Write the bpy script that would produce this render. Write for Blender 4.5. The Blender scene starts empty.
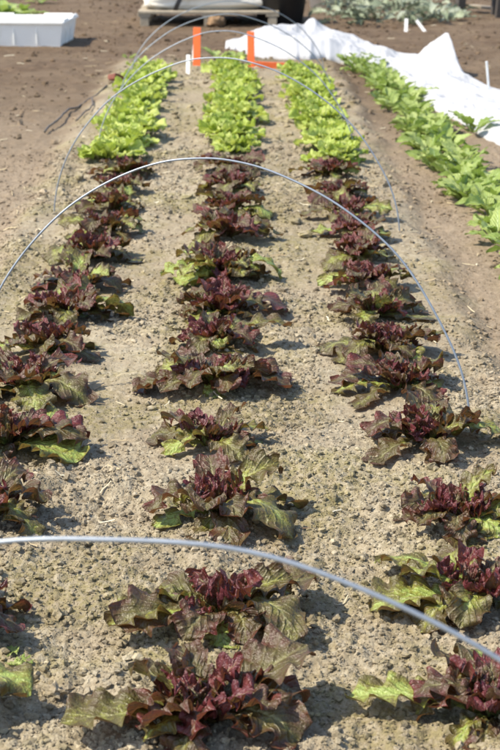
import bpy, math, random
import numpy as np
C = bpy.context.scene.collection
sc = bpy.context.scene
PI = math.pi
rad = math.radians

# ------------------------------------------------------------------ camera
FPX, TH, CAMH, CX = 1681.6, math.atan(501/1681.6), 1.0, .036
YAW = math.atan(15/FPX*math.cos(TH))
cam = bpy.data.cameras.new('camera'); co = bpy.data.objects.new('camera', cam); C.objects.link(co)
co.location = (CX, 0, CAMH); co.rotation_euler = (PI/2-TH, 0, -YAW)
cam.sensor_fit = 'VERTICAL'; cam.sensor_height = 22.3; cam.lens = 50; cam.clip_start = .05; cam.clip_end = 6000
cam.dof.use_dof = True; cam.dof.focus_distance = 2.75; cam.dof.aperture_fstop = 8.4; cam.dof.aperture_blades = 0
sc.camera = co
_R = np.array([math.cos(YAW), -math.sin(YAW), 0]); _F0 = np.array([math.sin(YAW), math.cos(YAW), 0])
_F = _F0*math.cos(TH)-np.array([0, 0, math.sin(TH)]); _U = _F0*math.sin(TH)+np.array([0, 0, math.cos(TH)])
def at(x, y, z=0.):
    """ground point of the site plan read off the photograph"""
    r = _F*FPX+_R*(x-250)-_U*(y-375); t = (z-CAMH)/r[2]
    p = np.array([CX, 0, CAMH])+r*t
    return float(p[0]), float(p[1])

# ------------------------------------------------------------------ noise
def _h(ix, iy, s):
    n = (ix.astype(np.int64)*374761393+iy.astype(np.int64)*668265263+s*2147483) & 0xffffffff
    n = ((n ^ (n >> 13))*1274126177) & 0xffffffff
    n = ((n ^ (n >> 16))*2246822519) & 0xffffffff
    return ((n ^ (n >> 15)) & 0xffffff)/float(0xffffff)
def vn(x, y, s=0):
    x = np.asarray(x, float); y = np.asarray(y, float)
    ix = np.floor(x); iy = np.floor(y); fx = x-ix; fy = y-iy
    fx = fx*fx*(3-2*fx); fy = fy*fy*(3-2*fy)
    a = _h(ix, iy, s); b = _h(ix+1, iy, s); c = _h(ix, iy+1, s); d = _h(ix+1, iy+1, s)
    return (a+(b-a)*fx)+((c+(d-c)*fx)-(a+(b-a)*fx))*fy-.5
def fbm(x, y, s=0, o=4, g=.5):
    t = 0; a = 1.
    for i in range(o):
        t = t+a*vn(x*2**i+i*17.3, y*2**i-i*9.1, s+i); a *= g
    return t
def worley(x, y, s=0):
    ix = np.floor(x); iy = np.floor(y); best = np.full(np.shape(x), 9.)
    for dx in (-1, 0, 1):
        for dy in (-1, 0, 1):
            jx = ix+dx; jy = iy+dy
            d = (jx+_h(jx, jy, s)-x)**2+(jy+_h(jx, jy, s+5)-y)**2
            best = np.minimum(best, d)
    return np.sqrt(best)
def sstep(a, b, x):
    t = np.clip((x-a)/(b-a), 0, 1); return t*t*(3-2*t)

def bedmask(x, y):
    w = .05*vn(y*2.3, x*0+3, 41)+.04*vn(y*7, x*0+1, 42)
    return (sstep(-.68, -.56, x+w)*(1-sstep(.53, .63, x+w))*(1-sstep(9.3, 9.9, y)))
def lumpy(x, y):                       # where the soil is crumbly (0 smooth .. 1 cloddy)
    b = bedmask(x, y)
    return np.clip(.5+2.1*fbm(x*3.2, y*2.1, 55, 3), 0, 1)*(.35+.65*b)
def H(x, y):
    x = np.asarray(x, float); y = np.asarray(y, float)
    b = bedmask(x, y); near = 1-sstep(9, 30, np.abs(y))*.6
    h = .022*b+.018*fbm(x*1.3, y*1.1, 1, 3)+.010*fbm(x*6, y*6, 7, 3)
    row = np.minimum(np.minimum(np.abs(x+.385), np.abs(x)), np.abs(x-.383))
    h = h+b*.010*np.exp(-(row/.09)**2)
    h = h+.018*b*np.exp(-((np.abs(x-.01)-.57)/.05)**2)*(.4+fbm(x*3, y*3, 9, 2))
    # the small scarp across the left gap
    xs = sstep(-.36, -.3, x)*(1-sstep(-.14, -.08, x)); e = 2.60+.03*vn(x*20, x*0, 3)
    h = h-.016*xs*sstep(e+.02, e, y)*sstep(e-.22, e-.02, y)
    return h*near
def Hfine(x, y):
    l = lumpy(x, y)
    near = (1-sstep(5, 12, np.abs(y)))
    a = fbm(x*22, y*22, 13, 3)
    w1 = np.clip(.62-worley(x*38, y*38, 21), 0, 1); w2 = np.clip(.6-worley(x*95, y*95, 22), 0, 1)
    return .010*a*(.4+l)+near*(.008*w1*l+.006*w2*(.35+.65*l)+.0035*vn(x*150, y*150, 6)+.002*vn(x*330, y*330, 5))
def Hs(x, y): return float(H(np.array([x]), np.array([y]))[0])

# ------------------------------------------------------------------ mesh helpers
def npmesh(name, V, F, mat, parent=None, smooth=True, loc=None, uv=None, col=None):
    """V (n,3), F (m,k) arrays (or list of arrays) -> one mesh object"""
    me = bpy.data.meshes.new(name)
    V = np.asarray(V, np.float32)
    Fs = F if isinstance(F, list) else [F]
    Fs = [np.asarray(f, np.int32) for f in Fs if len(f)]
    me.vertices.add(len(V)); me.vertices.foreach_set('co', V.ravel())
    li = np.concatenate([f.ravel() for f in Fs]); tot = np.concatenate([np.full(len(f), f.shape[1], np.int32) for f in Fs])
    me.loops.add(len(li)); me.loops.foreach_set('vertex_index', li)
    me.polygons.add(len(tot)); st = np.concatenate([[0], np.cumsum(tot)[:-1]]).astype(np.int32)
    me.polygons.foreach_set('loop_start', st); me.polygons.foreach_set('loop_total', tot)
    me.update(calc_edges=True)
    me.polygons.foreach_set('use_smooth', np.full(len(tot), smooth, bool))
    if uv is not None:
        u = me.uv_layers.new(name='UVMap'); u.data.foreach_set('uv', np.asarray(uv, np.float32)[li].ravel())
    if col is not None:
        c = me.color_attributes.new('tone', 'FLOAT_COLOR', 'POINT'); c.data.foreach_set('color', np.asarray(col, np.float32).ravel())
    me.materials.append(mat)
    o = bpy.data.objects.new(name, me); C.objects.link(o)
    if parent: o.parent = parent
    if loc is not None: o.location = loc
    return o
class MB:
    def __init__(s): s.v = []; s.f = {3: [], 4: []}; s.uv = []; s.c = []; s.n = 0
    def add(s, V, F, uv=None, col=None):
        V = np.asarray(V, float); F = np.asarray(F); s.v.append(V); s.f[F.shape[1]].append(F+s.n); s.n += len(V)
        s.uv.append(uv if uv is not None else np.zeros((len(V), 2)))
        s.c.append(col if col is not None else np.tile([.5, .5, .5, 1.], (len(V), 1)))
    def build(s, name, mat, parent=None, smooth=True, loc=None):
        F = [np.concatenate(s.f[k]) for k in (3, 4) if s.f[k]]
        return npmesh(name, np.concatenate(s.v), F, mat, parent, smooth, loc, np.concatenate(s.uv), np.concatenate(s.c))
def box(cx, cy, cz, sx, sy, sz, rz=0, bev=0.0, tilt=0):
    """bevelled box as 24-vertex shell"""
    import bmesh
    bm = bmesh.new(); bmesh.ops.create_cube(bm, size=1)
    for v in bm.verts: v.co.x *= sx; v.co.y *= sy; v.co.z *= sz
    if bev: bmesh.ops.bevel(bm, geom=list(bm.edges), offset=bev, segments=2, affect='EDGES', profile=.6)
    bmesh.ops.triangulate(bm, faces=bm.faces)
    V = np.array([v.co[:] for v in bm.verts]); bm.verts.index_update(); F = np.array([[v.index for v in f.verts] for f in bm.faces]); bm.free()
    if tilt:
        c, s_ = math.cos(tilt), math.sin(tilt); V = np.stack([V[:, 0]*c+V[:, 2]*s_, V[:, 1], -V[:, 0]*s_+V[:, 2]*c], 1)
    c, s_ = math.cos(rz), math.sin(rz)
    V = np.stack([V[:, 0]*c-V[:, 1]*s_, V[:, 0]*s_+V[:, 1]*c, V[:, 2]], 1)+[cx, cy, cz]
    return V, F
def tube(P, r, n=10, taper=None):
    P = np.asarray(P, float); T = np.gradient(P, axis=0); T /= np.linalg.norm(T, axis=1)[:, None]
    up = np.array([.13, .21, 1.]) if abs(T[0, 2]) < .9 else np.array([0., 1, .1])
    V = []
    Nn = np.cross(T[0], up); Nn /= np.linalg.norm(Nn)
    for i in range(len(P)):
        Nn = Nn-T[i]*np.dot(Nn, T[i]); Nn /= np.linalg.norm(Nn); B = np.cross(T[i], Nn)
        rr = r if taper is None else r*taper[i]
        a = np.arange(n)*2*PI/n
        V.append(P[i]+rr*(np.cos(a)[:, None]*Nn+np.sin(a)[:, None]*B))
    V = np.concatenate(V+[P[:1], P[-1:]])
    F = []
    for i in range(len(P)-1):
        for k in range(n): F.append([i*n+k, i*n+(k+1) % n, (i+1)*n+(k+1) % n, (i+1)*n+k])
    e = len(P)*n; m = (len(P)-1)*n
    for k in range(n): F.append([e, (k+1) % n, k, k]); F.append([e+1, m+k, m+(k+1) % n, m+(k+1) % n])
    Q = [f for f in F if f[2] != f[3]]; T3 = [f[:3] for f in F if f[2] == f[3]]
    return V, np.array(Q), np.array(T3)
def addtube(mb, P, r, n=10, taper=None):
    V, Q, T3 = tube(P, r, n, taper); b = mb.n
    mb.add(V, Q); mb.f[3].append(T3+b)
def tag(o, label, cat, group=None, kind=None):
    o['label'] = label; o['category'] = cat
    if group: o['group'] = group
    if kind: o['kind'] = kind
    return o
def empty(name, loc, label, cat, group=None, rz=0):
    o = bpy.data.objects.new(name, None); C.objects.link(o); o.location = loc; o.rotation_euler = (0, 0, rz); o.empty_display_size = .05
    return tag(o, label, cat, group)

# ------------------------------------------------------------------ materials
class NT:
    def __init__(s, name):
        s.m = bpy.data.materials.new(name); s.m.use_nodes = True; s.t = s.m.node_tree; s.N = s.t.nodes
        s.b = s.N['Principled BSDF']; s.out = s.N['Material Output']
    def n(s, k, **kw):
        o = s.N.new(k)
        for a, b in kw.items(): setattr(o, a, b)
        return o
    def l(s, a, b): s.t.links.new(a, b)
    def val(s, sock, v):
        if hasattr(v, 'is_linked'): s.l(v, sock)
        else: sock.default_value = v
    def noise(s, co, scale, detail=4, rough=.5, dist=0):
        o = s.n('ShaderNodeTexNoise'); s.l(co, o.inputs['Vector']); o.inputs['Scale'].default_value = scale
        o.inputs['Detail'].default_value = detail; o.inputs['Roughness'].default_value = rough; o.inputs['Distortion'].default_value = dist
        return o.outputs['Fac']
    def ramp(s, f, stops):
        o = s.n('ShaderNodeValToRGB'); s.l(f, o.inputs[0]); e = o.color_ramp.elements
        while len(e) < len(stops): e.new(.5)
        for i, (p, c) in enumerate(stops): e[i].position = p; e[i].color = c if len(c) == 4 else (*c, 1)
        return o.outputs[0]
    def math(s, op, a, b=0., c=0., clamp=False):
        o = s.n('ShaderNodeMath', operation=op, use_clamp=clamp)
        for i, v in enumerate((a, b, c)): s.val(o.inputs[i], v)
        return o.outputs[0]
    def mix(s, f, a, b, mode='MIX'):
        o = s.n('ShaderNodeMix', data_type='RGBA', blend_type=mode)
        s.val(o.inputs[0], f)
        for k, v in ((6, a), (7, b)):
            s.val(o.inputs[k], v if hasattr(v, 'is_linked') else ((*v, 1) if len(v) == 3 else v))
        return o.outputs[2]
    def mr(s, v, a, b, c=0., d=1., smooth=True):
        o = s.n('ShaderNodeMapRange', interpolation_type='SMOOTHSTEP' if smooth else 'LINEAR'); s.l(v, o.inputs[0])
        for i, q in enumerate((a, b, c, d)): o.inputs[i+1].default_value = q
        return o.outputs[0]
    def bump(s, h, dist, strength=1., nrm=None):
        o = s.n('ShaderNodeBump'); s.l(h, o.inputs['Height']); o.inputs['Distance'].default_value = dist; o.inputs['Strength'].default_value = strength
        if nrm is not None: s.l(nrm, o.inputs['Normal'])
        return o.outputs[0]

def soil_colour(t, co, tone=None):
    """dry crumbly grey-tan soil in the bed, browner soil on the paths and beyond"""
    sep = t.n('ShaderNodeSeparateXYZ'); t.l(co, sep.inputs[0]); X, Y = sep.outputs[0], sep.outputs[1]
    big = t.noise(co, 1.6, 4, .55); mid = t.noise(co, 9, 5, .6); fine = t.noise(co, 70, 5, .7); gr = t.noise(co, 260, 3, .7)
    wob = t.math('MULTIPLY_ADD', t.noise(co, 5, 3), .22, -.11)
    ax = t.math('ABSOLUTE', t.math('SUBTRACT', t.math('ADD', X, wob), -.02))
    bed = t.math('MULTIPLY', t.mr(ax, .66, .52), t.mr(Y, 9.8, 8.6))
    bedc = t.ramp(fine, [(.28, (.225, .183, .120)), (.5, (.35, .298, .208)), (.72, (.48, .430, .318))])
    bedc = t.mix(t.mr(mid, .42, .66, 0, .35), bedc, (.25, .195, .13))
    alg = t.math('MULTIPLY', t.mr(t.noise(co, 3.1, 4, .6), .42, .62), t.mr(fine, .62, .40, .15, .75))
    bedc = t.mix(alg, bedc, (.235, .210, .085))
    pathc = t.ramp(fine, [(.28, (.17, .127, .083)), (.5, (.275, .215, .148)), (.75, (.38, .31, .225))])
    farc = t.ramp(t.noise(co, 14, 6, .65), [(.3, (.055, .035, .021)), (.55, (.112, .074, .045)), (.8, (.21, .150, .098))])
    farc = t.mix(t.mr(t.noise(co, 2.2, 3), .45, .65, 0, .5), farc, (.165, .118, .076))
    # right of the bed the soil is a shade browner further away; left path goes brown beyond six metres
    fy = t.mr(t.math('MULTIPLY_ADD', big, 2.5, Y), 6.6, 10.2)
    out = t.mix(bed, t.mix(fy, pathc, farc), bedc)
    out = t.mix(t.mr(gr, .35, .7, 0, .35), out, (.14, .10, .065), 'MIX')
    out = t.mix(t.mr(big, .35, .62, .0, .28), out, (.17, .125, .08))
    if tone is not None:
        k = t.math('MULTIPLY_ADD', tone, .8, .62)
        c2 = t.n('ShaderNodeCombineXYZ'); 
        for i in range(3): t.l(k, c2.inputs[i])
        out = t.mix(1., out, c2.outputs[0], 'MULTIPLY')
    return out, fine, gr

t = NT('soil'); geo = t.n('ShaderNodeNewGeometry')
c, fine, gr = soil_colour(t, geo.outputs['Position'])
t.l(c, t.b.inputs['Base Color']); t.b.inputs['Roughness'].default_value = .95; t.b.inputs['Specular IOR Level'].default_value = .15
hh = t.math('MULTIPLY_ADD', gr, .35, fine)
t.l(t.bump(hh, .006, 1.), t.b.inputs['Normal'])
SOIL = t.m
t = NT('clod'); geo = t.n('ShaderNodeNewGeometry'); at_ = t.n('ShaderNodeAttribute', attribute_name='tone')
c, fine, gr = soil_colour(t, geo.outputs['Position'], at_.outputs['Fac'])
t.l(c, t.b.inputs['Base Color']); t.b.inputs['Roughness'].default_value = .95; t.b.inputs['Specular IOR Level'].default_value = .15
t.l(t.bump(t.noise(geo.outputs['Position'], 420, 4, .7), .002, 1.), t.b.inputs['Normal'])
CLOD = t.m

def leaf_mat(name, kind):
    """tone.r = redness, .g = random per leaf, .b = distance from midrib, uv = (across, along)"""
    t = NT(name); co = t.n('ShaderNodeNewGeometry').outputs['Position']
    a = t.n('ShaderNodeAttribute', attribute_name='tone'); sp = t.n('ShaderNodeSeparateColor'); t.l(a.outputs['Color'], sp.inputs[0])
    red, rnd, mid = sp.outputs[0], sp.outputs[1], sp.outputs[2]
    uv = t.n('ShaderNodeUVMap').outputs[0]; su = t.n('ShaderNodeSeparateXYZ'); t.l(uv, su.inputs[0])
    U, V = su.outputs[0], su.outputs[1]
    n1 = t.noise(co, 55, 4, .6); n2 = t.noise(co, 190, 3, .6)
    # side veins: slanted waves rising from the midrib
    ph = t.math('SUBTRACT', t.math('MULTIPLY', V, 46.), t.math('MULTIPLY', mid, 17.))
    ve = t.math('POWER', t.math('ABSOLUTE', t.math('COSINE', t.math('MULTIPLY_ADD', n1, 2.2, t.math('MULTIPLY', ph, .5)))), 10.)
    rib = t.mr(mid, .085, .02)
    if kind == 'red':
        r2 = t.math('ADD', red, t.math('MULTIPLY_ADD', n1, .8, -.40)); r2 = t.math('ADD', r2, t.math('MULTIPLY_ADD', n2, .35, -.175))
        c = t.ramp(r2, [(.0, (.34, .42, .10)), (.10, (.25, .25, .045)), (.22, (.130, .112, .028)), (.44, (.092, .062, .022)), (.64, (.098, .040, .023)), (.84, (.155, .029, .027)), (1., (.11, .018, .024))])
        c = t.mix(t.math('MULTIPLY', ve, t.mr(red, .9, .3, .06, .16)), c, (.20, .19, .07))
        c = t.mix(t.math('MULTIPLY', rib, t.mr(V, 1., .35, .15, .85)), c, (.36, .34, .16))
        tr = t.mix(.5, c, (.26, .10, .03), 'MIX'); rough, tw, ks = .38, .30, .6
    elif kind == 'green':
        c = t.ramp(t.math('ADD', t.math('MULTIPLY', rnd, .5), t.math('MULTIPLY', n1, .6)), [(.15, (.26, .36, .05)), (.45, (.38, .47, .08)), (.8, (.53, .58, .16))])
        c = t.mix(t.math('MULTIPLY', ve, .25), c, (.5, .58, .2))
        c = t.mix(t.math('MULTIPLY', rib, .6), c, (.55, .62, .3))
        tr = t.mix(.4, c, (.5, .6, .04)); rough, tw, ks = .42, .36, .45
    elif kind == 'spinach':
        c = t.ramp(t.math('ADD', t.math('MULTIPLY', rnd, .55), t.math('MULTIPLY', n1, .5)), [(.15, (.19, .27, .05)), (.5, (.31, .39, .09)), (.85, (.42, .48, .16))])
        c = t.mix(t.math('MULTIPLY', ve, .2), c, (.34, .48, .16))
        c = t.mix(t.math('MULTIPLY', rib, .8), c, (.42, .55, .25))
        tr = t.mix(.4, c, (.35, .55, .04)); rough, tw, ks = .42, .3, .5
    else:
        c = t.ramp(t.math('ADD', t.math('MULTIPLY', rnd, .6), t.math('MULTIPLY', n1, .5)), [(.1, (.12, .15, .09)), (.5, (.28, .32, .21)), (.85, (.45, .48, .36)), (1., (.45, .38, .24))])
        tr = c; rough, tw, ks = .6, .15, .3
    t.l(c, t.b.inputs['Base Color']); t.b.inputs['Roughness'].default_value = rough; t.b.inputs['Specular IOR Level'].default_value = ks
    t.l(t.math('MULTIPLY_ADD', n2, .35, rough-.15), t.b.inputs['Roughness'])
    hb = t.math('ADD', t.math('MULTIPLY', n1, 1.0), t.math('MULTIPLY', ve, -.28 if kind == 'red' else -.45)); hb = t.math('ADD', hb, t.math('MULTIPLY', n2, .7 if kind == 'red' else .35))
    nb = t.bump(hb, .0045, .9); t.l(nb, t.b.inputs['Normal'])
    tl = t.n('ShaderNodeBsdfTranslucent'); t.l(tr, tl.inputs[0]); t.l(nb, tl.inputs['Normal'])
    mx = t.n('ShaderNodeMixShader'); mx.inputs[0].default_value = tw; t.l(t.b.outputs[0], mx.inputs[1]); t.l(tl.outputs[0], mx.inputs[2])
    t.l(mx.outputs[0], t.out.inputs[0]); return t.m
RED = leaf_mat('red_lettuce_leaf', 'red'); GRN = leaf_mat('green_lettuce_leaf', 'green'); SPI = leaf_mat('spinach_leaf', 'spinach'); WLT = leaf_mat('wilted_leaf', 'wilt')

def plain(name, col, rough=.6, metal=0., nscale=20, var=.15, bump=0., trans=0., dirt=None):
    t = NT(name); co = t.n('ShaderNodeTexCoord').outputs['Object']
    n1 = t.noise(co, nscale, 5, .6)
    k = t.ramp(n1, [(.3, tuple(x*(1-var) for x in col)), (.7, tuple(min(1, x*(1+var)) for x in col))])
    if dirt: k = t.mix(t.mr(t.noise(co, dirt[1], 5, .7), .5, .75, 0, dirt[2]), k, dirt[0])
    t.l(k, t.b.inputs['Base Color']); t.b.inputs['Roughness'].default_value = rough; t.b.inputs['Metallic'].default_value = metal
    if bump: t.l(t.bump(t.noise(co, nscale*3, 4), bump, 1.), t.b.inputs['Normal'])
    if trans:
        tl = t.n('ShaderNodeBsdfTranslucent'); t.l(k, tl.inputs[0]); mx = t.n('ShaderNodeMixShader'); mx.inputs[0].default_value = trans
        t.l(t.b.outputs[0], mx.inputs[1]); t.l(tl.outputs[0], mx.inputs[2]); t.l(mx.outputs[0], t.out.inputs[0])
    return t.m
WIRE = plain('galvanised_wire', (.27, .30, .34), .5, .5, 60, .12)
ORANGE = plain('orange_paint', (.85, .155, .035), .5, 0, 30, .1, .0005, dirt=((.4, .2, .1), 25, .35))
WHITEP = plain('white_plastic', (.84, .82, .77), .45, 0, 8, .03, dirt=((.55, .5, .42), 7, .25))
CLOTH = plain('row_cover_fleece', (.55, .555, .57), .95, 0, 7, .05, .003, .3, dirt=((.66, .62, .55), 5, .25))
WOOD = plain('weathered_wood', (.30, .25, .18), .85, 0, 14, .25, .002)
DARKW = plain('dark_wood', (.05, .04, .033), .8, 0, 14, .25, .002)
BLACKP = plain('black_plastic', (.022, .023, .026), .5, 0, 10, .1)
SACK = plain('woven_sack', (.66, .62, .54), .8, 0, 9, .08, .004, dirt=((.42, .35, .26), 5, .4))
STRAP = plain('dark_strap', (.03, .03, .035), .6)
LABELP = plain('plant_label', (.8, .8, .78), .5, dirt=((.5, .45, .35), 30, .4))
TERRA = plain('terracotta', (.17, .055, .035), .8, 0, 30, .25, .002)
HOSE = plain('drip_hose', (.075, .062, .05), .65, 0, 30, .2, dirt=((.3, .22, .15), 20, .7))
GREEND = plain('green_plastic', (.03, .28, .16), .5)
STRAWM = plain('tan_clod', (.24, .15, .08), .95, 0, 40, .3, .006)

# ------------------------------------------------------------------ ground
def ground():
    u = np.concatenate([-np.geomspace(60, .34, 40)[:-1], np.linspace(-.34, .34, 640), np.geomspace(.34, 60, 40)[1:]])
    y = np.concatenate([np.linspace(-60, .6, 20)[:-1], np.geomspace(.6, 1.5, 30)[:-1], np.geomspace(1.5, 16, 900)[:-1], np.geomspace(16, 4000, 60)])
    w = np.maximum(y+.25, 1.)
    U, Y = np.meshgrid(u, y); X = U*w[:, None]
    Z = H(X, Y)+Hfine(X, Y); ff = sstep(25, 60, np.hypot(X, Y)); Z = Z*(1-ff)
    n, m = Y.shape; i = np.arange(n*m).reshape(n, m)
    F = np.stack([i[:-1, :-1], i[:-1, 1:], i[1:, 1:], i[1:, :-1]], -1).reshape(-1, 4)
    o = npmesh('ground', np.stack([X, Y, Z], -1).reshape(-1, 3), F, SOIL); o['kind'] = 'structure'
ground()

rng = np.random.default_rng(7)
def ico(sub, seed, amp):
    import bmesh
    bm = bmesh.new(); bmesh.ops.create_icosphere(bm, subdivisions=sub, radius=1)
    V = np.array([v.co[:] for v in bm.verts]); bm.verts.index_update(); F = np.array([[v.index for v in f.verts] for f in bm.faces]); bm.free()
    r = np.random.default_rng(seed); k = r.normal(size=(7, 3)); k /= np.linalg.norm(k, axis=1)[:, None]
    d = np.ones(len(V))
    for q in k:                       # chip flat facets off the ball
        t_ = V@q; c = r.uniform(.55, .85); s_ = t_ > c; V[s_] -= np.outer(t_[s_]-c, q)
    V += r.normal(size=V.shape)*amp
    return V, F
def clods(X, Y, R, sub, name, Zoff=.25):
    base = [ico(sub, s, .14 if sub > 1 else .17) for s in range(8)]
    Z = H(X, Y)+Hfine(X, Y)
    n = len(X); which = rng.integers(0, 8, n); nv = len(base[0][0])
    A = rng.uniform(0, 2*PI, n); Bt = rng.uniform(0, 2*PI, n); S = np.stack([rng.uniform(.75, 1.3, n), rng.uniform(.7, 1.1, n), rng.uniform(.5, .95, n)], 1)*R[:, None]
    BV = np.stack([b[0] for b in base])[which]              # n,nv,3
    ca, sa = np.cos(Bt)[:, None], np.sin(Bt)[:, None]
    x, y, z = BV[..., 0], BV[..., 1]*ca-BV[..., 2]*sa, BV[..., 1]*sa+BV[..., 2]*ca
    x, y, z = x*S[:, :1], y*S[:, 1:2], z*S[:, 2:]
    ca, sa = np.cos(A)[:, None], np.sin(A)[:, None]
    V = np.stack([x*ca-y*sa+X[:, None], x*sa+y*ca+Y[:, None], z+(Z+R*Zoff)[:, None]], -1).reshape(-1, 3)
    F = (base[0][1][None]+(np.arange(n)*nv)[:, None, None]).reshape(-1, 3)
    tn = np.repeat(np.clip(rng.normal(.5, .22, n), 0, 1), nv); col = np.stack([tn, tn, tn, np.ones_like(tn)], 1)
    return V, F, col
def scatter(n, y0, y1, r0, r1, pw, wx=.33, thr=.0):
    y = (rng.uniform(0, 1, n)*(y1**2-y0**2)+y0**2)**.5
    x = rng.uniform(-1, 1, n)*wx*(y+.25)
    r = r0*(1+(rng.pareto(pw, n))); r = np.clip(r, r0, r1)
    l = lumpy(x, y)**1.5; k = rng.uniform(0, 1, n) < np.clip(l*1.25+.12-thr, 0, 1)
    return x[k], y[k], r[k]
parts = []
for a in ((150000, 1.45, 3.4, .0010, .0065, 2.3, 1), (95000, 3.4, 6.2, .0018, .009, 2.4, 1), (36000, 6.2, 15, .0042, .020, 2.7, 1), (11000, 1.45, 4.6, .0024, .0085, 2.4, 2), (1100, 4.5, 10, .008, .022, 2.6, 2)):
    x, y, r = scatter(*a[:6]); parts.append(clods(x, y, r, a[6], ''))
V = np.concatenate([p[0] for p in parts]); off = 0; F = []
for p in parts: F.append(p[1]+off); off += len(p[0])
o = npmesh('soil_crumbs', V, np.concatenate(F), CLOD, smooth=False, col=np.concatenate([p[2] for p in parts]))
tag(o, 'dry crumbs and small clods of tan soil lying all over the bed and paths', 'soil crumbs', kind='stuff')
del V, F, parts
m = MB(); n = 900; ys = (rng.uniform(0, 1, n)*(12**2-1.5**2)+1.5**2)**.5*rng.uniform(.4, 1, n)+.4; xs = rng.uniform(-1, 1, n)*.36*(ys+.25)
for x, y in zip(xs, ys):
    L = rng.uniform(.008, .035)*(1+y*.08); a = rng.uniform(0, PI); tt = np.linspace(-.5, .5, 4)
    px_ = x+L*tt*math.cos(a)+.1*L*np.sin(tt*5); py_ = y+L*tt*math.sin(a)
    pz_ = H(px_, py_)+Hfine(px_, py_)+.004; wd = rng.uniform(.0006, .0014)*(1+y*.1); nx, ny = -math.sin(a)*wd, math.cos(a)*wd
    V = np.concatenate([np.stack([px_-nx, py_-ny, pz_], 1), np.stack([px_, py_, pz_+wd], 1), np.stack([px_+nx, py_+ny, pz_], 1)])
    i = np.arange(12).reshape(3, 4); F = np.stack([i[:-1, :-1], i[:-1, 1:], i[1:, 1:], i[1:, :-1]], -1).reshape(-1, 4); g = rng.uniform(.3, 1); m.add(V, F, None, np.tile([g, g, g, 1.], (12, 1)))
t = NT('straw'); a = t.n('ShaderNodeAttribute', attribute_name='tone'); t.l(t.ramp(a.outputs['Fac'], [(.3, (.16, .10, .055)), (.7, (.42, .34, .2)), (1., (.6, .54, .4))]), t.b.inputs['Base Color']); t.b.inputs['Roughness'].default_value = .8
tag(m.build('straw_bits', t.m), 'short bits of straw and dry stem strewn over the soil', 'straw bits', kind='stuff')

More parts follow.
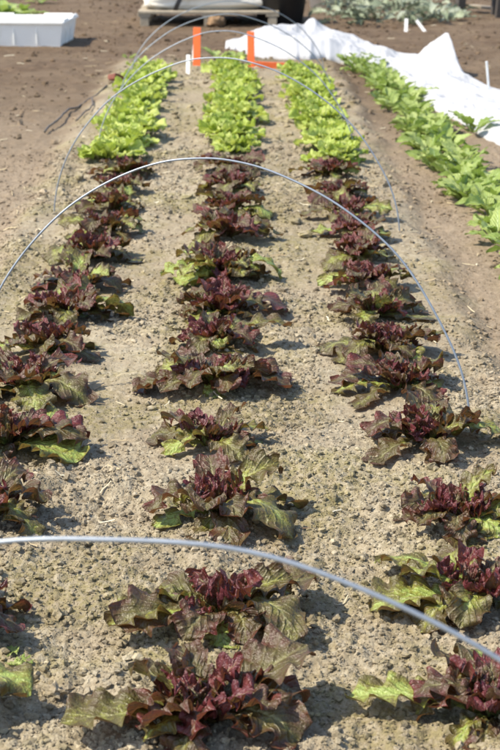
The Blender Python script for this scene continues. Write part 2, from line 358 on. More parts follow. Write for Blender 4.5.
# ------------------------------------------------------------------ leaves
def wmax(W): return W*1.1
def leaf(mb, org, az, L, W, e0, e1, r, red, nt=20, ns=11, prof='oak', ruf=.008, cup=.25, lob=.18, nl=3.5, blis=.0015, base_r=.01, twist=0., bend=0., z0=.005, tipred=.3, edgered=.25, frill=5.):
    """one leaf: a curved, ruffled blade; org = world x, y, z of the plant's base, vertices are local to it"""
    t_ = np.linspace(0, 1, nt); s_ = np.linspace(-1, 1, ns)
    e = rad(e0)+(rad(e1)-rad(e0))*(t_**1.25); dl = L/(nt-1)
    a = az+bend*t_**1.5
    dx = np.cos(e)*np.cos(a)*dl; dy = np.cos(e)*np.sin(a)*dl; dz = np.sin(e)*dl
    P = np.stack([np.cumsum(dx)-dx[0]+base_r*math.cos(az), np.cumsum(dy)-dy[0]+base_r*math.sin(az), np.cumsum(dz)-dz[0]+z0], 1)
    S0 = np.stack([-np.sin(a), np.cos(a), np.zeros(nt)], 1)
    N0 = np.stack([-np.sin(e)*np.cos(a), -np.sin(e)*np.sin(a), np.cos(e)], 1)
    tw = twist*t_
    S = S0*np.cos(tw)[:, None]+N0*np.sin(tw)[:, None]; N = -S0*np.sin(tw)[:, None]+N0*np.cos(tw)[:, None]
    if prof == 'oak': w = .16+.9*(t_**.85)*np.sqrt(np.clip(1-t_**3.6, 0, 1)); w *= 1/.82
    elif prof == 'round': w = .22+.95*t_**.6*np.sqrt(np.clip(1-t_**5, 0, 1))
    elif prof == 'spoon': w = np.where(t_ < .3, .13, .13+1.0*np.sin(PI*np.clip((t_-.3)/.7, 0, 1)**.8)**.8)
    else: w = .5*np.sin(PI*t_)**.5+.06
    ph = r.uniform(0, 2*PI, 6)
    TT, SS = np.meshgrid(t_, s_, indexing='ij')
    side = np.where(SS < 0, ph[0], ph[1])
    lobes = 1+lob*(np.cos(2*PI*nl*TT+side)*.7+.3*np.cos(2*PI*nl*2.3*TT+side*2))*np.abs(SS)**1.5*np.clip(TT*3, 0, 1)
    # tips of lobes reach a little forward
    wv = W*w[:, None]*SS*lobes
    ed = np.abs(SS)**1.8*np.clip(TT*2.2, 0, 1)
    nz = vn(TT*7+ph[2]*9, SS*2.3+ph[3]*9, 3)*1.5+vn(TT*16+ph[2], SS*5+ph[3], 4)
    off = cup*W*w[:, None]*np.abs(SS)**1.6+ruf*ed*np.sin(2*PI*frill*TT+np.where(SS < 0, ph[4], ph[5])+2*np.abs(SS))+ruf*.28*ed*np.sin(2*PI*frill*1.9*TT+ph[2])+blis*nz+(blis*.55*vn(TT*L*260+ph[0]*50, SS*wmax(W)*260+ph[1]*50, 8) if nt > 22 else 0)
    fw = ruf*.6*ed*np.cos(2*PI*frill*TT+np.where(SS < 0, ph[4], ph[5]))
    T = np.stack([np.cos(e)*np.cos(a), np.cos(e)*np.sin(a), np.sin(e)], 1)
    sag = -.0035*np.exp(-(SS/.12)**2)*(1-TT*.6)
    V = P[:, None]+S[:, None]*wv[..., None]+N[:, None]*(off+sag)[..., None]+T[:, None]*(fw+.05*L*(1-SS**2)*(TT-.5))[..., None]
    V = V.reshape(-1, 3)
    hz = H(V[:, 0]+org[0], V[:, 1]+org[1])-org[2]+.006+.006*_h(np.floor(V[:, 0]*300), np.floor(V[:, 1]*300), 3)*.3
    low = V[:, 2] < hz; V[:, 2] = np.where(low, hz+(V[:, 2]-hz)*.05+.0015*nz.ravel(), V[:, 2])
    i = np.arange(nt*ns).reshape(nt, ns)
    F = np.stack([i[:-1, :-1], i[:-1, 1:], i[1:, 1:], i[1:, :-1]], -1).reshape(-1, 4)
    uv = np.stack([SS*.5+.5, TT], -1).reshape(-1, 2)
    rd = red+tipred*(TT-.5)+edgered*(np.abs(SS)-.5)-(.75*np.exp(-TT*5) if tipred > .5 else 0)
    col = np.stack([np.clip(rd, 0, 1), np.full_like(TT, r.uniform()), np.abs(SS), np.ones_like(TT)], -1).reshape(-1, 4)
    mb.add(V, F, uv, col)

def red_lettuce(px, py, size, hgt, label, seed, near, green=.0, heart_n=16, extra=()):
    r = np.random.default_rng(seed); x, y = at(px, py, .03); z = Hs(x, y); org = (x, y, z)
    root = empty('red_lettuce', (x, y, z), label, 'lettuce', 'burgundy lettuces in the three rows of the bed')
    nt, ns = (38, 21) if near == 2 else ((26, 15) if near == 1 else (17, 9))
    hs = r.uniform(.74, 1.0); n_out = int(r.integers(7, 10)); sk = r.uniform(0, 6.28)
    A = r.uniform(0, 2*PI); s = size*{2: .90, 1: .98, 0: 1.03}[near]
    for e_ in extra: e_['L'] *= .88
    m = MB()
    n = n_out
    for k in range(n):
        az = A+2*PI*k/n+r.normal()*.28; q = r.uniform(.72, 1.15)*(1+.12*math.cos(az-sk))
        leaf(m, org, az, .148*s*q, .037*s*q*r.uniform(.8, 1.15), r.uniform(22, 56)*hgt, r.uniform(-80, -22), r, np.clip(r.normal(.29, .15)-green, .02, .8), nt, ns, 'oak',
             ruf=.009*s, cup=r.uniform(-.25, .15), lob=.22, nl=r.uniform(2.6, 3.8), blis=.0032, twist=r.normal()*.35, bend=r.normal()*.35, tipred=.18, edgered=.3, frill=r.uniform(3, 5))
    for k in range(8):
        az = A+.4+2*PI*k/8+r.normal()*.3; q = r.uniform(.8, 1.15)
        leaf(m, org, az, .118*s*q, .029*s*q, min(85, r.uniform(50, 74)*hgt), r.uniform(-60, 10), r, np.clip(r.normal(.38, .15)-green*.7, .05, .95), nt, ns, 'oak',
             ruf=.009*s, cup=r.uniform(-.1, .35), lob=.24, nl=r.uniform(2.8, 4), blis=.0025, base_r=.008, twist=r.normal()*.45, bend=r.normal()*.4, tipred=.35, edgered=.3, frill=r.uniform(3.5, 6))
    for ex in extra:
        leaf(m, org, nt=nt, ns=ns, r=r, **ex)
    m.build('outer_leaves', RED, root)
    m = MB()
    for k in range(heart_n):
        az = A+2*PI*k*.382+r.normal()*.2; f = k/heart_n; q = r.uniform(.8, 1.15)
        leaf(m, org, az, (.088-.026*f)*s*q*hs, (.0225-.008*f)*s*q*hs, min(92, (50+34*f+r.normal()*8)), r.uniform(-45, 45)+26*f, r, np.clip(r.normal(.76, .19)-green*.3, .25, 1), max(13, nt-8), (ns if near else 9), 'oak',
             ruf=.0095*s, cup=r.uniform(-.1, .6), lob=.34, nl=r.uniform(2.4, 3.6), blis=.003, base_r=.016*s*(1-f), twist=r.normal()*.7, bend=r.normal()*.5, z0=.012, tipred=.55, edgered=.25, frill=r.uniform(3.5, 6.5))
    m.build('heart', RED, root)
    return root
def green_lettuce(x, y, s, label, seed):
    r = np.random.default_rng(seed); z = Hs(x, y); org = (x, y, z)
    root = empty('green_lettuce', (x, y, z), label, 'lettuce', 'yellow green lettuces at the far end of the bed')
    A = r.uniform(0, 6.28); m = MB()
    for k in range(13):
        az = A+2*PI*k/13+r.normal()*.2; q = r.uniform(.85, 1.12)
        leaf(m, org, az, .130*s*q, .040*s*q, r.uniform(20, 50), r.uniform(-35, 10), r, 0, 18, 11, 'round', ruf=.010, cup=r.uniform(-.1, .4), lob=.08, nl=3, blis=.003, twist=r.normal()*.3, bend=r.normal()*.3, frill=r.uniform(2.5, 4))
    m.build('outer_leaves', GRN, root)
    m = MB()
    for k in range(13):
        az = A+k*2.4+r.normal()*.2; f = k/13; q = r.uniform(.85, 1.12)
        leaf(m, org, az, (.100-.03*f)*s*q, (.036-.012*f)*s*q, 55+28*f, r.uniform(-20, 40)+20*f, r, 0, 14, 11, 'round', ruf=.009, cup=r.uniform(.2, .7), lob=.08, nl=3, blis=.003, base_r=.022*(1-f), twist=r.normal()*.4, bend=r.normal()*.3, z0=.01, frill=r.uniform(2.5, 4.5))
    m.build('heart', GRN, root)

ORD = ['first', 'second', 'third', 'fourth', 'fifth', 'sixth', 'seventh', 'eighth', 'ninth', 'tenth', 'eleventh', 'twelfth', 'thirteenth', 'fourteenth']
centre = [(205, 718, 1.02, 1.0, 0), (220, 619, .95, 1.0, 0), (218, 517, 1.06, 1.0, .02), (211, 450, .9, 1, .03), (213, 391, 1.0, 1, .02), (216, 347, .9, 1, .03), (220, 314, .98, 1.05, 0), (222, 280, 1.05, 1.05, .2), (229, 243, .92, 1.1, .05), (232, 217, .85, 1.1, 0), (233, 194, .8, 1.1, 0), (235, 173, .85, 1.05, 0)]
clab = ['large burgundy and bronze lettuce nearest the camera, front of the middle row', 'burgundy lettuce just below the nearest wire hoop, second in the middle row', 'wide dark red lettuce just above the nearest wire hoop in the middle row',
 'smaller burgundy lettuce close behind the wide dark red one, fourth in the middle row', 'burgundy lettuce with long olive leaves spread both sides, fifth in the middle row']
left = [(-92, 708, 1, 1, 0), (-50, 620, 1., 1, 0), (-14, 522, .95, 1, 0), (6, 452, .95, 1, .03), (27, 394, 1., 1, .06), (47, 352, .95, 1, .02), (66, 316, .92, 1, 0), (80, 286, .92, 1, .02), (92, 258, .88, 1, 0), (104, 233, .85, 1, .02), (112, 211, .8, 1, 0), (119, 191, .78, 1, 0), (126, 174, .8, 1, 0)]
right = [(494, 712, 1.0, 1, 0), (472, 604, 1.02, 1, .03), (455, 530, .88, 1, 0), (425, 450, .98, 1, 0), (401, 394, .92, 1, 0), (387, 353, .88, 1, .02), (376, 317, .88, 1, 0), (367, 290, .85, 1, .03), (360, 263, .82, 1, 0), (352, 239, .8, 1, 0), (347, 217, .78, 1, .03), (341, 197, .78, 1.1, 0), (332, 177, .78, 1, 0)]
for i, (a, b, s, h_, g) in enumerate(centre):
    lab = clab[i] if i < len(clab) else ('burgundy lettuce with fresh green outer leaves, eighth in the middle row' if i == 7 else 'burgundy lettuce touching the yellow green ones, last red of the middle row' if i == 11 else f'burgundy lettuce with frilly dark heart, {ORD[i]} from the front in the middle row')
    ex = ()
    if i == 7: ex = (dict(az=.05, L=.20, W=.035, e0=60, e1=-75, red=.0, prof='oak', ruf=.004, lob=.05, tipred=-.1, edgered=-.05, cup=.2), dict(az=3.3, L=.17, W=.04, e0=35, e1=-30, red=.02, tipred=0, edgered=0), dict(az=3.9, L=.15, W=.045, e0=30, e1=-30, red=.03, tipred=0, edgered=0))
    if i == 0: ex = (dict(az=3.35, L=.185, W=.045, e0=22, e1=-12, red=.22, ruf=.007, tipred=.2), dict(az=.55, L=.17, W=.05, e0=38, e1=10, red=.42, ruf=.008, tipred=.1), dict(az=1.9, L=.12, W=.028, e0=62, e1=0, red=.42, ruf=.006, tipred=.1))
    if i == 1: ex = (dict(az=.4, L=.16, W=.045, e0=30, e1=-5, red=.35), dict(az=3.5, L=.17, W=.04, e0=30, e1=-25, red=.12))
    if i == 4: ex = (dict(az=3.3, L=.17, W=.04, e0=20, e1=-25, red=.3), dict(az=-.2, L=.17, W=.045, e0=35, e1=-35, red=.45))
    red_lettuce(a, b, s, h_, lab, 100+i, 2 if i < 4 else (1 if i < 8 else 0), g, (10 if i < 5 else 12), ex)
for i, (a, b, s, h_, g) in enumerate(left):
    lab = {0: 'burgundy lettuce cut off by the lower left corner, front of the left row', 1: 'burgundy lettuce mostly cut off at the left edge below the nearest hoop', 2: 'burgundy lettuce at the left edge just above the nearest wire hoop',
           12: 'burgundy lettuce touching the yellow green ones, last red of the left row'}.get(i, f'burgundy lettuce with olive outer leaves, {ORD[i]} from the front in the left row')
    ex = (dict(az=-.5, L=.16, W=.06, e0=20, e1=-30, red=.08, tipred=0), dict(az=.1, L=.17, W=.04, e0=45, e1=-45, red=.75)) if i == 3 else ()
    red_lettuce(a, b, s, h_, lab, 200+i, 2 if i < 4 else (1 if i < 7 else 0), g, (10 if i < 5 else 12), ex)
for i, (a, b, s, h_, g) in enumerate(right):
    lab = {0: 'burgundy lettuce cut off by the lower right corner with one long olive leaf', 1: 'burgundy lettuce just above the nearest hoop at the right edge', 2: 'small crested burgundy lettuce at the right edge, third in the right row',
           12: 'burgundy lettuce touching the yellow green ones, last red of the right row'}.get(i, f'burgundy lettuce with compact frilly heart, {ORD[i]} from the front in the right row')
    ex = (dict(az=3.0, L=.19, W=.035, e0=18, e1=-12, red=.08, tipred=.1, lob=.1),) if i == 0 else (dict(az=3.4, L=.16, W=.05, e0=25, e1=-25, red=.1),) if i == 1 else ()
    red_lettuce(a, b, s, h_, lab, 300+i, 2 if i < 4 else (1 if i < 7 else 0), g, 14 if i > 2 else 10, ex)
rg = np.random.default_rng(5)
for rname, x0, ya in (('left', -.375, 5.93), ('middle', .02, 6.10), ('right', .372, 5.88)):
    for k in range(11):
        yy = ya+k*(.262 if rname != 'middle' else .25)+rg.normal()*.02; xx = x0+rg.normal()*.018
        s = rg.uniform(.80, .95)*(.72 if (rname == 'middle' and k == 0) else 1)
        lab = f'yellow green lettuce, {ORD[k]} behind the last red lettuce in the {rname} row' if k < 10 else f'yellow green lettuce at the far end of the {rname} row'
        green_lettuce(xx, yy, s, lab, int(rg.integers(1e6)))

# ------------------------------------------------------------------ spinach row on the right
sp_x = lambda y: .842-.020*(y-3.9)+.012*math.sin(y*1.7)
y = 3.1; k = 0
rs = np.random.default_rng(77)
while y < 9.45:
    for side in (-1, 1):
        xx = sp_x(y)+side*.034+rs.normal()*.018; yy = y+rs.normal()*.03; z = Hs(xx, yy)
        root = empty('leafy_green', (xx, yy, z), 'young spoon leaved green plant crowded in the row along the white cover', 'leafy green', 'leafy greens crowded in the row right of the bed')
        m = MB(); A = rs.uniform(0, 6.28)
        zz = 1.38-.085*(min(y, 8.5)-3.5)
        for j in range(15):
            az = A+j*2.4+rs.normal()*.2; q = rs.uniform(.6, 1.1)*zz
            leaf(m, (xx, yy, z), az, .090*q, .0150*q, rs.uniform(35, 85), rs.uniform(-35, 35), rs, 0, 11, 7, 'spoon', ruf=.003, cup=rs.uniform(0, .5), lob=.03, blis=.0015, base_r=.008, twist=rs.normal()*.5, bend=rs.normal()*.4, frill=3)
        m.build('leaves', SPI, root)
    y += .125
    k += 1

# ------------------------------------------------------------------ hoops
HP = [(-.036, 1.175, .533, .508, -.2, .033, 1.014), (-.009, 3.001, .485, .494, -.241, .103, 1.087), (-.007, 4.814, .532, .501, -.322, .029, 1.147),
      (-.002, 6.154, .478, .455, -.167, .059, 1.239), (-.004, 7.53, .482, .411, .076, -.003, 1.19), (.003, 8.599, .513, .391, .298, -.011, 1.126)]
HL = ['thin galvanized wire hoop nearest the camera, arching across the front of the bed', 'thin galvanized wire hoop arching over the middle of the burgundy lettuces', 'thin galvanized wire hoop arching over the last burgundy lettuces',
      'thin wire hoop arching over the first yellow green lettuces', 'thin wire hoop arching over the middle of the yellow green lettuces', 'thin wire hoop farthest back, arching over the end of the lettuce rows']
for q, lab in zip(HP, HL):
    X0, D, a, Z, psi, lean, p = q; ph = np.linspace(0, PI, 90)
    c = np.sign(np.cos(ph))*np.abs(np.cos(ph))**p
    P = np.stack([X0+a*c*math.cos(psi), D+a*c*math.sin(psi)+lean*np.sin(ph), Z*np.sin(ph)], 1)
    P[:, 0] += .006*vn(ph*4, ph*0+D, 3); P[:, 2] += .005*vn(ph*5, ph*0+D, 4)*np.sin(ph); P[:, 1] += .012*vn(ph*3, ph*0+D, 5)
    P = np.concatenate([[P[0]-[0, 0, .12]], P, [P[-1]-[0, 0, .12]]])
    V, Q, T3 = tube(P-[X0, D, 0], .0021, 10)
    o = npmesh('wire_hoop', V, [T3, Q], WIRE, loc=(X0, D, 0)); tag(o, lab, 'hoop', 'wire hoops arching over the bed')

# ------------------------------------------------------------------ stakes and plant labels
def slab(name, mat, px, py, hgt, w, th, label, cat, group=None, lean=0, rz=0):
    x, y = at(px, py); z = Hs(x, y); V, F = box(0, 0, hgt/2-.03, w, th, hgt+.06, rz, .0012, lean)
    tag(npmesh(name, V, F, mat, loc=(x, y, z), smooth=False), label, cat, group)
slab('orange_stake', ORANGE, 197, 71, .20, .040, .007, 'bright orange flat stake standing between the left and middle rows', 'stake', 'orange bed marker stakes', .02, -.25)
slab('orange_stake', ORANGE, 251, 71, .185, .038, .007, 'bright orange flat stake standing between the middle and right rows', 'stake', 'orange bed marker stakes', -.01, -.25)
x, y = at(267, 71); z = Hs(x, y); V, F = box(0, 0, .017, .17, .010, .032, .03, .0012, .05)
tag(npmesh('orange_stake', V, F, ORANGE, loc=(x+.01, y-.03, z), smooth=False), 'bright orange flat stake lying on the soil at the foot of the standing one', 'stake', 'orange bed marker stakes')
slab('plant_label', LABELP, 188, 77, .095, .026, .002, 'white plastic plant label beside the left orange stake', 'plant label', 'white plant labels', .05, -.7)
slab('plant_label', LABELP, 193, 66, .09, .014, .002, 'pale yellowed plant label just behind the left orange stake', 'plant label', 'white plant labels', .12, -.7)
slab('plant_label', LABELP, 406, 31, .085, .026, .002, 'white plant label upright before the wilted leaf pile', 'plant label', 'white plant labels', .02, -.6)
slab('plant_label', LABELP, 423, 31, .09, .022, .002, 'white plant label leaning over before the wilted leaf pile', 'plant label', 'white plant labels', -.75, -.6)
slab('white_stake', LABELP, 488, 94, .15, .010, .006, 'thin white stake leaning in the soil behind the white cover', 'stake', None, -.12)

# ------------------------------------------------------------------ white fleece cover
def cover():
    NP = [(224, 49), (243, 52), (260, 60), (300, 65), (345, 63), (368, 72), (400, 85), (430, 107), (460, 125), (500, 146), (560, 182), (640, 230)]
    FP = [(228, 45), (248, 44), (266, 43), (300, 40), (340, 41), (365, 47), (395, 55), (425, 60), (450, 70), (478, 84), (520, 98), (600, 135)]
    N = np.array([at(*p) for p in NP]); Fp = np.array([at(*p) for p in FP]); k = np.arange(len(NP)); u = np.linspace(0, len(NP)-1, 420)
    def it(A): return np.stack([np.interp(u, k, A[:, 0]), np.interp(u, k, A[:, 1])], 1)
    def smooth(A, n=9):
        Ap = np.pad(A, ((n, n), (0, 0)), 'edge'); ker = np.ones(2*n+1)/(2*n+1)
        return np.stack([np.convolve(Ap[:, i], ker, 'valid') for i in range(2)], 1)
    N = smooth(it(N)); Fp = smooth(it(Fp)); hk = np.array([.012, .045, .10, .115, .085, .042, .028, .03, .03, .03, .03, .03]); hh = np.interp(u, k, hk)
    v = np.linspace(0, 1, 110); 
    edge = .02*vn(u*3.1, u*0, 60)+.012*vn(u*9, u*0, 61)
    X = N[:, None, 0]*(1-v)[None]+Fp[:, None, 0]*v[None]; Y = N[:, None, 1]*(1-v)[None]+Fp[:, None, 1]*v[None]
    Y = Y+(edge[:, None])*(1-v)[None]*2
    prof = np.clip(np.sin(PI*np.clip(v, 0, 1))**.55, 0, 1)[None]*hh[:, None]
    def rid(a, b, s): return 1-2*np.abs(vn(a, b, s))*2
    wa = fbm(X*3, Y*1.5, 70, 2)*.5
    amp = (.35+.65*sstep(0, .12, v)*(1-sstep(.9, 1, v)))[None]
    mound = np.exp(-((u-2.8)/1.4)**2)[:, None]
    Z = prof*(1+.55*fbm(X*5, Y*2.2, 71, 2))+amp*(.020*rid(X*5+wa*3, Y*2.2, 72)*(.4+mound)+.007*rid(X*11+wa*4, Y*5, 73)+.0035*rid(X*26, Y*12+wa*6, 74)+.0015*rid(X*60+wa*9, Y*40, 75)+.016*(1-mound)*rid((X+Y*.45)*9, (Y-X*.4)*2, 79))
    px, py = at(313, 44); Z = Z+.05*np.exp(-(((X-px)/.045)**2+((Y-py)/.15)**2))
    px, py = at(446, 74); d = ((X-px)+.2*(Y-py)); Z = Z+.175*np.clip(1-np.where(d > 0, d/.05, -d/.22), 0, 1)**1.15*np.exp(-((Y-py)/.18)**2)
    px, py = at(285, 52); Z = Z+.03*np.exp(-(((X-px)/.1)**2+((Y-py)/.2)**2))
    Z = np.maximum(Z, .004)+H(X, Y)+.006
    n, m = X.shape; i = np.arange(n*m).reshape(n, m); x0, y0 = at(380, 62)
    F = np.stack([i[:-1, :-1], i[1:, :-1], i[1:, 1:], i[:-1, 1:]], -1).reshape(-1, 4)
    # a skirt turned under along both edges gives the cloth its thickness at the hem
    V = np.stack([X-x0, Y-y0, Z], -1).reshape(-1, 3)
    B = []
    for col in (i[:, 0], i[:, -1]):
        b = V[col].copy(); b[:, 2] -= .022; B.append(b)
    b0 = len(V); V = np.concatenate([V]+B)
    j = np.arange(n-1)
    F = np.concatenate([F, np.stack([i[j, 0], b0+j, b0+j+1, i[j+1, 0]], -1), np.stack([i[j, -1], i[j+1, -1], b0+n+j+1, b0+n+j], -1)])
    tag(npmesh('row_cover', V, F, CLOTH, loc=(x0, y0, 0)), 'crumpled white fleece row cover heaped and trailing over the soil on the right', 'row cover')
cover()

# ------------------------------------------------------------------ white tote
def tote():
    x, y = at(60, 46); z = Hs(x, y); x2, y2 = at(76, 39.5); rz = math.atan2(y2-y, x2-x)-PI/2
    # origin = front right bottom corner, local x to the left is negative
    root = empty('storage_tub', (x, y, z), 'white rectangular plastic tub standing empty on bare soil at the upper left', 'tub', rz=rz+.06)
    W, D, h, t_ = .56, .46, .150, .006
    m = MB()
    def wallpanel(x0, y0, x1, y1, fl=.03, hh=h):
        pass
    f = .022
    bot = np.array([[-W, 0], [0, 0], [0, D], [-W, D]]); top = bot+np.array([[-f, -f], [f, -f], [f, f], [-f, f]])
    ib = bot+np.array([[t_, t_], [-t_, t_], [-t_, -t_], [t_, -t_]]); itp = top+np.array([[t_, t_], [-t_, t_], [-t_, -t_], [t_, -t_]])
    V = [[*p, 0] for p in bot]+[[*p, h] for p in top]+[[*p, h] for p in itp]+[[*p, t_] for p in ib]
    F = [[3, 2, 1, 0], [12, 13, 14, 15]]
    for k in range(4):
        q = (k+1) % 4
        F += [[k, q, 4+q, 4+k], [4+k, 4+q, 8+q, 8+k], [8+k, 8+q, 12+q, 12+k]]
    m.add(np.array(V, float), F); m.build('tub_body', WHITEP, root, smooth=False)
    m = MB()   # rolled rim, dropped at the hand holds
    for k in range(4):
        q = (k+1) % 4; a = np.array([*top[k], h]); b = np.array([*top[q], h]); L = np.linalg.norm(b-a); d = (b-a)/L; c = (a+b)/2; rzz = math.atan2(d[1], d[0])
        m.add(*box(c[0], c[1], h-.006, L+.016, .020, .016, rzz, .004))
        V2, F2 = box(c[0]+d[0]*L*.31, c[1]+d[1]*L*.31, h+.006, L*.30, .016, .014, rzz, .004); m.add(V2, F2)
        V2, F2 = box(c[0]-d[0]*L*.31, c[1]-d[1]*L*.31, h+.006, L*.30, .016, .014, rzz, .004); m.add(V2, F2)
    m.build('rim', WHITEP, root, smooth=False)
    for fx in (.25, .5, .75):
        m = MB(); m.add(*box(-W*fx, -f*.5-.004, h*.47, .008, .006, h*.8, 0, .002)); m.build('rib', WHITEP, root, smooth=False)
    for fy in (.33, .66):
        m = MB(); m.add(*box(f*.5+.004, D*fy, h*.47, .006, .008, h*.8, 0, .002)); m.build('rib', WHITEP, root, smooth=False)
tote()

# ------------------------------------------------------------------ pallet with sack, black tub
def lump(mb, cx, cy, cz, sx, sy, sz, seed, nu=40, nv=24, p=.5, amp=.06, fr=3.):
    u = np.linspace(0, 2*PI, nu, endpoint=False); v = np.linspace(-PI/2, PI/2, nv); V_, U_ = np.meshgrid(v, u, indexing='ij')
    sg = lambda a: np.sign(a)*np.abs(a)**p
    x = sg(np.cos(V_))*sg(np.cos(U_)); yy = sg(np.cos(V_))*sg(np.sin(U_)); z = sg(np.sin(V_))
    d = 1+amp*(fbm(U_*fr/2+seed, V_*fr, seed, 3)+.6*fbm((x+z)*fr, yy*fr*2, seed+3, 3))*np.cos(V_)**.5
    P = np.stack([cx+x*sx/2*d, cy+yy*sy/2*d, cz+z*sz/2*d], -1).reshape(-1, 3)
    i = np.arange(nu*nv).reshape(nv, nu); i = np.concatenate([i, i[:, :1]], 1)
    F = np.stack([i[:-1, :-1], i[:-1, 1:], i[1:, 1:], i[1:, :-1]], -1).reshape(-1, 4); mb.add(P, F)
px0, py0 = at(138, 26); px1, _ = at(279, 26); PW = px1-px0
root = empty('wooden_pallet', (px0, py0, Hs(px0+.5, py0+.4)-.01), 'weathered wooden pallet standing on soil beyond the lettuce rows', 'pallet')
m = MB()
for i in range(7): m.add(*box(PW/2+rg.normal()*.004, .05+i*.128, .0972, PW, .105, .018, rg.normal()*.004, .003))
m.build('deck', WOOD, root, smooth=False)
for fx in (.025, .5, .975):
    for fy in (.045, .43, .82):
        m = MB(); m.add(*box(PW*fx+(.02 if fx < .1 else -.02 if fx > .9 else 0), fy, .036, .06, .085, .064, 0, .003)); m.build('foot_block', WOOD, root, smooth=False)
m = MB()
for fx in (.025, .5, .975): m.add(*box(PW*fx+(.02 if fx < .1 else -.02 if fx > .9 else 0), .43, .078, .09, .86, .018, 0, .003))
m.build('stringers', WOOD, root, smooth=False)
PZ = Hs(px0+.5, py0+.4)-.01+.108
root = empty('bulk_sack', (px0+.03, py0+.08, PZ), 'full cream woven sack lying on the wooden pallet', 'sack')
m = MB(); lump(m, .47, .33, .13, .96, .62, .28, 4, 70, 34, .42, .10, 3.5); m.build('sack_body', SACK, root)
m = MB()
P = np.array([[.22, .05, -.001], [.225, .0, .01], [.24, -.022, .04], [.28, -.024, .12], [.32, -.01, .20], [.34, .06, .27], [.35, .33, .295], [.36, .62, .26], [.36, .68, .12]])
tt = np.linspace(0, 8, 40); P = np.stack([np.interp(tt, range(9), P[:, q]) for q in range(3)], 1)
for dd in (-.012, -.004, .004, .012): addtube(m, P+[dd, 0, 0], .006, 6)
m.build('strap', STRAP, root)
tx, ty = at(281, 26)
root = empty('black_tub', (tx, ty+.25, Hs(tx, ty)), 'black plastic tub standing against the right end of the pallet', 'tub')
m = MB(); n = 32; a = np.linspace(0, 2*PI, n, endpoint=False)
prof_ = [(.0, .0), (.155, .0), (.185, .19), (.198, .19), (.198, .205), (.178, .205), (.150, .015), (0., .015)]
V = np.concatenate([np.stack([r_*np.cos(a), r_*np.sin(a), np.full(n, z_)], 1) for r_, z_ in prof_]); i = np.arange(n*len(prof_)).reshape(len(prof_), n); i = np.concatenate([i, i[:, :1]], 1)
m.add(V, np.stack([i[:-1, :-1], i[:-1, 1:], i[1:, 1:], i[1:, :-1]], -1).reshape(-1, 4)); m.build('tub_body', BLACKP, root)
m = MB(); th = np.linspace(0, PI, 16); addtube(m, np.stack([.19+.02*np.sin(th), .05*np.cos(th), .17+.05*np.sin(th)], 1), .008, 8); m.build('handle', GREEND, root)
m = MB(); lump(m, tx-.01, ty+.25, .235+Hs(tx, ty), .33, .33, .16, 9, 40, 20, .8, .2, 4)
tag(m.build('folded_cloth', CLOTH), 'crumpled off white cloth stuffed in the black tub', 'cloth')
bx_, by_ = at(323, 7); root = None
m = MB(); prof_ = [(0, 0), (.095, 0), (.115, .19), (.122, .19), (.122, .203), (.110, .203), (.09, .01), (0, .01)]
V = np.concatenate([np.stack([r_*np.cos(a), r_*np.sin(a), np.full(n, z_)], 1) for r_, z_ in prof_]); m.add(V, np.stack([i[:-1, :-1], i[:-1, 1:], i[1:, 1:], i[1:, :-1]], -1).reshape(-1, 4))
tag(m.build('bucket', WHITEP, loc=(bx_, by_+.1, Hs(bx_, by_))), 'white bucket on the soil behind the fleece, cut by the top edge', 'bucket')
sx_, sy_ = at(216, 26); m = MB(); lump(m, 0, 0, .035, .12, .12, .08, 12, 30, 18, .9, .5, 5)
tag(m.build('dirt_clod', STRAWM, loc=(sx_, sy_+.02, Hs(sx_, sy_))), 'tan lump of earth under the front edge of the pallet', 'dirt clod')

# ------------------------------------------------------------------ larger clods one can single out
def clod(px, py, s, label, seed, mat=CLOD):
    x, y = at(px, py); V, F = ico(3, seed, .03); r = np.random.default_rng(seed)
    V = V*(1+.7*fbm(V[:, 0]*2.3+seed, V[:, 1]*2.3+V[:, 2]*1.9, seed, 4, .6))[:, None]*np.array([1.2, .9, .75])*s
    tn = r.uniform(.45, .8); col = np.tile([tn, tn, tn, 1], (len(V), 1))
    o = npmesh('dirt_clod', V, F, mat, loc=(x, y, Hs(x, y)+s*.2), smooth=False, col=col); o.rotation_euler.z = r.uniform(0, 6)
    tag(o, label, 'dirt clod', 'larger clods one can single out')
clod(54, 703, .014, 'rounded tan clod in the lower left corner area of the bed', 1)
clod(58, 629, .012, 'tan clod right of the cut off lettuce at the left edge, below the hoop', 2)
clod(384, 266, .026, 'pale clod in the heap outside the right row under the second hoop', 3)
clod(393, 272, .020, 'smaller brownish clod at the right of the heap outside the right row', 4)
clod(372, 268, .016, 'small clod at the left of the heap outside the right row', 14)
clod(60, 200, .03, 'pinkish clod on the path beside the left foot of the third hoop', 6)
clod(328, 160, .022, 'pale clod beside the last burgundy lettuce of the right row', 7)
clod(411, 727, .014, 'tan clod left of the cut off lettuce in the lower right corner', 8)

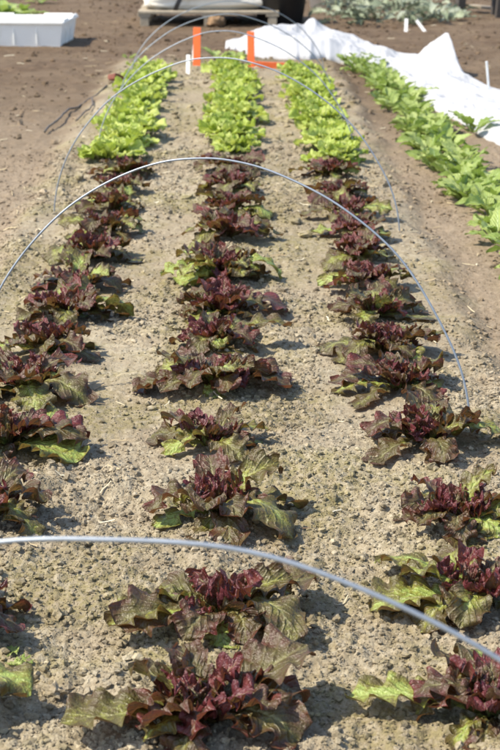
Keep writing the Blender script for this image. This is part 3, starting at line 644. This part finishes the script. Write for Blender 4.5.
# ------------------------------------------------------------------ hose bit, shard, plants, wilted pile, dark stand
pts = [(44, 138), (52, 130), (60, 122), (70, 113), (82, 105), (95, 99), (106, 95)]
P = np.array([[*at(*p), 0] for p in pts]); tt = np.linspace(0, 6, 50)
P = np.stack([np.interp(tt, range(7), P[:, 0]), np.interp(tt, range(7), P[:, 1]), 0*tt], 1); P[:, 0] += .012*vn(tt*1.7, tt*0, 3)
P[:, 2] = H(P[:, 0], P[:, 1])+.012+.012*np.sin(tt); o0 = P[25].copy()
m = MB(); addtube(m, P-o0, .0045, 8); tag(m.build('dry_stalk', HOSE, loc=tuple(o0)), 'dark bent dry stalk lying on the path left of the green lettuces', 'stalk', 'dry stalks on the left path')
pts = [(76, 128), (86, 120), (93, 112), (92, 104)]
P = np.array([[*at(*p), 0] for p in pts]); tt = np.linspace(0, 3, 24); P = np.stack([np.interp(tt, range(4), P[:, 0]), np.interp(tt, range(4), P[:, 1]), 0*tt], 1)
P[:, 2] = H(P[:, 0], P[:, 1])+.014; o0 = P[12].copy(); m = MB(); addtube(m, P-o0, .0035, 8); tag(m.build('dry_stalk', HOSE, loc=tuple(o0)), 'short forked dry stalk beside the longer bent one on the path', 'stalk', 'dry stalks on the left path')
x, y = at(121, 88); V, F = box(0, 0, .02, .12, .06, .03, .5, .008, .2); V[:, 2] += .02*vn(V[:, 0]*40, V[:, 1]*40, 2); V[:, 0] *= 1+.4*V[:, 1]/.07
tag(npmesh('pot_shard', V, F, TERRA, loc=(x, y, Hs(x, y)), smooth=False), 'reddish broken pot shard on soil at the left of the far green lettuces', 'shard')

def weed(px, py, n, L, W, label, seed, mat=SPI, prof='spoon', name='weed', cat='weed', group=None):
    r = np.random.default_rng(seed); x, y = at(px, py); z = Hs(x, y); m = MB()
    for j in range(n): leaf(m, (x, y, z), j*2.4+r.normal()*.2, L*r.uniform(.7, 1.2), W*r.uniform(.8, 1.2), r.uniform(20, 80), r.uniform(-30, 15), r, 0, 11, 7, prof, ruf=.004, cup=.2, lob=.1, blis=.001, bend=r.normal()*.4)
    tag(m.build(name, mat, loc=(x, y, z)), label, cat, group)
weed(4, 22, 16, .24, .045, 'bushy green plant behind the white tub at the left edge', 11, name='leafy_plant', cat='plant')
weed(22, 18, 12, .18, .035, 'lower green plant right of the bushy one behind the tub', 12, name='leafy_plant', cat='plant')
weed(40, 4, 8, .12, .03, 'small green plant on soil at the top edge above the tub', 13, name='leafy_plant', cat='plant')
weed(130, 66, 5, .05, .012, 'tiny green weed on soil left of the far hoops', 14)
weed(218, 66, 9, .10, .022, 'dark green weed behind the left orange stake', 15)
weed(237, 66, 6, .08, .02, 'small green weed between the two orange stakes', 16)
weed(422, 98, 9, .09, .03, 'broad green weed at the near edge of the white cover', 17)
weed(472, 134, 10, .12, .022, 'flat pale green weed along the near edge of the white cover', 18)
weed(2, 672, 6, .03, .008, 'tiny blue green seedling at the left edge of the bed', 19)
weed(88, 326, 5, .035, .009, 'tiny green seedling beside the left row', 20)
weed(420, 152, 5, .07, .02, 'green seedling on the near side of the leafy row', 21)

r = np.random.default_rng(31); x0, y0 = at(400, 20); z0 = Hs(x0, y0); m = MB()
for k in range(300):
    qx = r.uniform(330, 438) if k < 270 else r.uniform(438, 452); qy = 25-r.uniform(0, 1)**1.3*26
    if k >= 270: qy = 22-r.uniform(0, 6)
    x, y = at(qx, qy); L = r.uniform(.12, .30); mm = MB()
    leaf(mm, (x, y, Hs(x, y)), r.uniform(0, 6.28), L*.8, r.uniform(.010, .034), r.uniform(0, 60), r.uniform(-70, 20), r, 0, 11, 5, 'strap' if r.uniform() < .7 else 'oak', ruf=.012, cup=r.uniform(-.3, .6), lob=.1, twist=r.normal()*1.2, bend=r.normal()*.9, z0=r.uniform(0, .09) if k < 270 else .01)
    V = mm.v[0]+[x-x0, y-y0, 0]; m.add(V, mm.f[4][0], mm.uv[0], mm.c[0])
tag(m.build('wilted_leaf_pile', WLT, loc=(x0, y0, z0)), 'heap of wilted grey green leaves lying on soil at the top right', 'leaf pile')
# dark timber stand at the top right: only its legs and low rail come into the picture
x0, y0 = at(462, 16); x1, y1 = at(497, 20); z0 = Hs(x0, y0)
root = empty('wooden_stool', (x0, y0, z0), 'dark wooden stool whose legs stand on soil in the top right corner', 'stool'); W = .27
for (lx, ly) in ((.0, .0), (W, -.10), (.03, .30), (W+.02, .24)):
    m = MB(); m.add(*box(lx, ly, .21, .055, .055, .45, .1, .003, .06)); m.build('leg', DARKW, root, smooth=False)
m = MB()
for k in range(4): m.add(*box(W/2, -.10+k*.12, .45, W+.10, .11, .025, -.1, .003))
m.build('seat', DARKW, root, smooth=False)
x, y = at(490, 12); V, F = box(0, 0, .03, .34, .09, .02, -.6, .002, .05)
tag(npmesh('loose_plank', V, F, WOOD, loc=(x, y, Hs(x, y)+.01), smooth=False), 'short grey plank lying slanted on soil by the bench legs', 'plank')
clod(466, 15, .03, 'pinkish tan clod beside the dark bench leg at the top right', 21, CLOD)

# ------------------------------------------------------------------ light
SE, SAZ = 51, -102
w = bpy.data.worlds.new('World'); sc.world = w; w.use_nodes = True; nt = w.node_tree
sk = nt.nodes.new('ShaderNodeTexSky'); sk.sky_type = 'NISHITA'; sk.sun_disc = False; sk.sun_elevation = rad(SE); sk.sun_rotation = rad(SAZ)
bg = nt.nodes['Background']; nt.links.new(sk.outputs[0], bg.inputs[0]); bg.inputs[1].default_value = .15
s = bpy.data.lights.new('sun', 'SUN'); s.energy = 4.0; s.angle = rad(.53); s.color = (1., .92, .77)
so = bpy.data.objects.new('sun', s); C.objects.link(so)
from mathutils import Vector
d = Vector((math.sin(rad(SAZ))*math.cos(rad(SE)), math.cos(rad(SAZ))*math.cos(rad(SE)), math.sin(rad(SE))))
so.rotation_euler = d.to_track_quat('Z', 'Y').to_euler(); so.location = (-3, 1, 4)
vs = sc.view_settings; vs.view_transform = 'Standard'; vs.look = 'None'; vs.exposure = .95; vs.gamma = 1; vs.use_curve_mapping = False
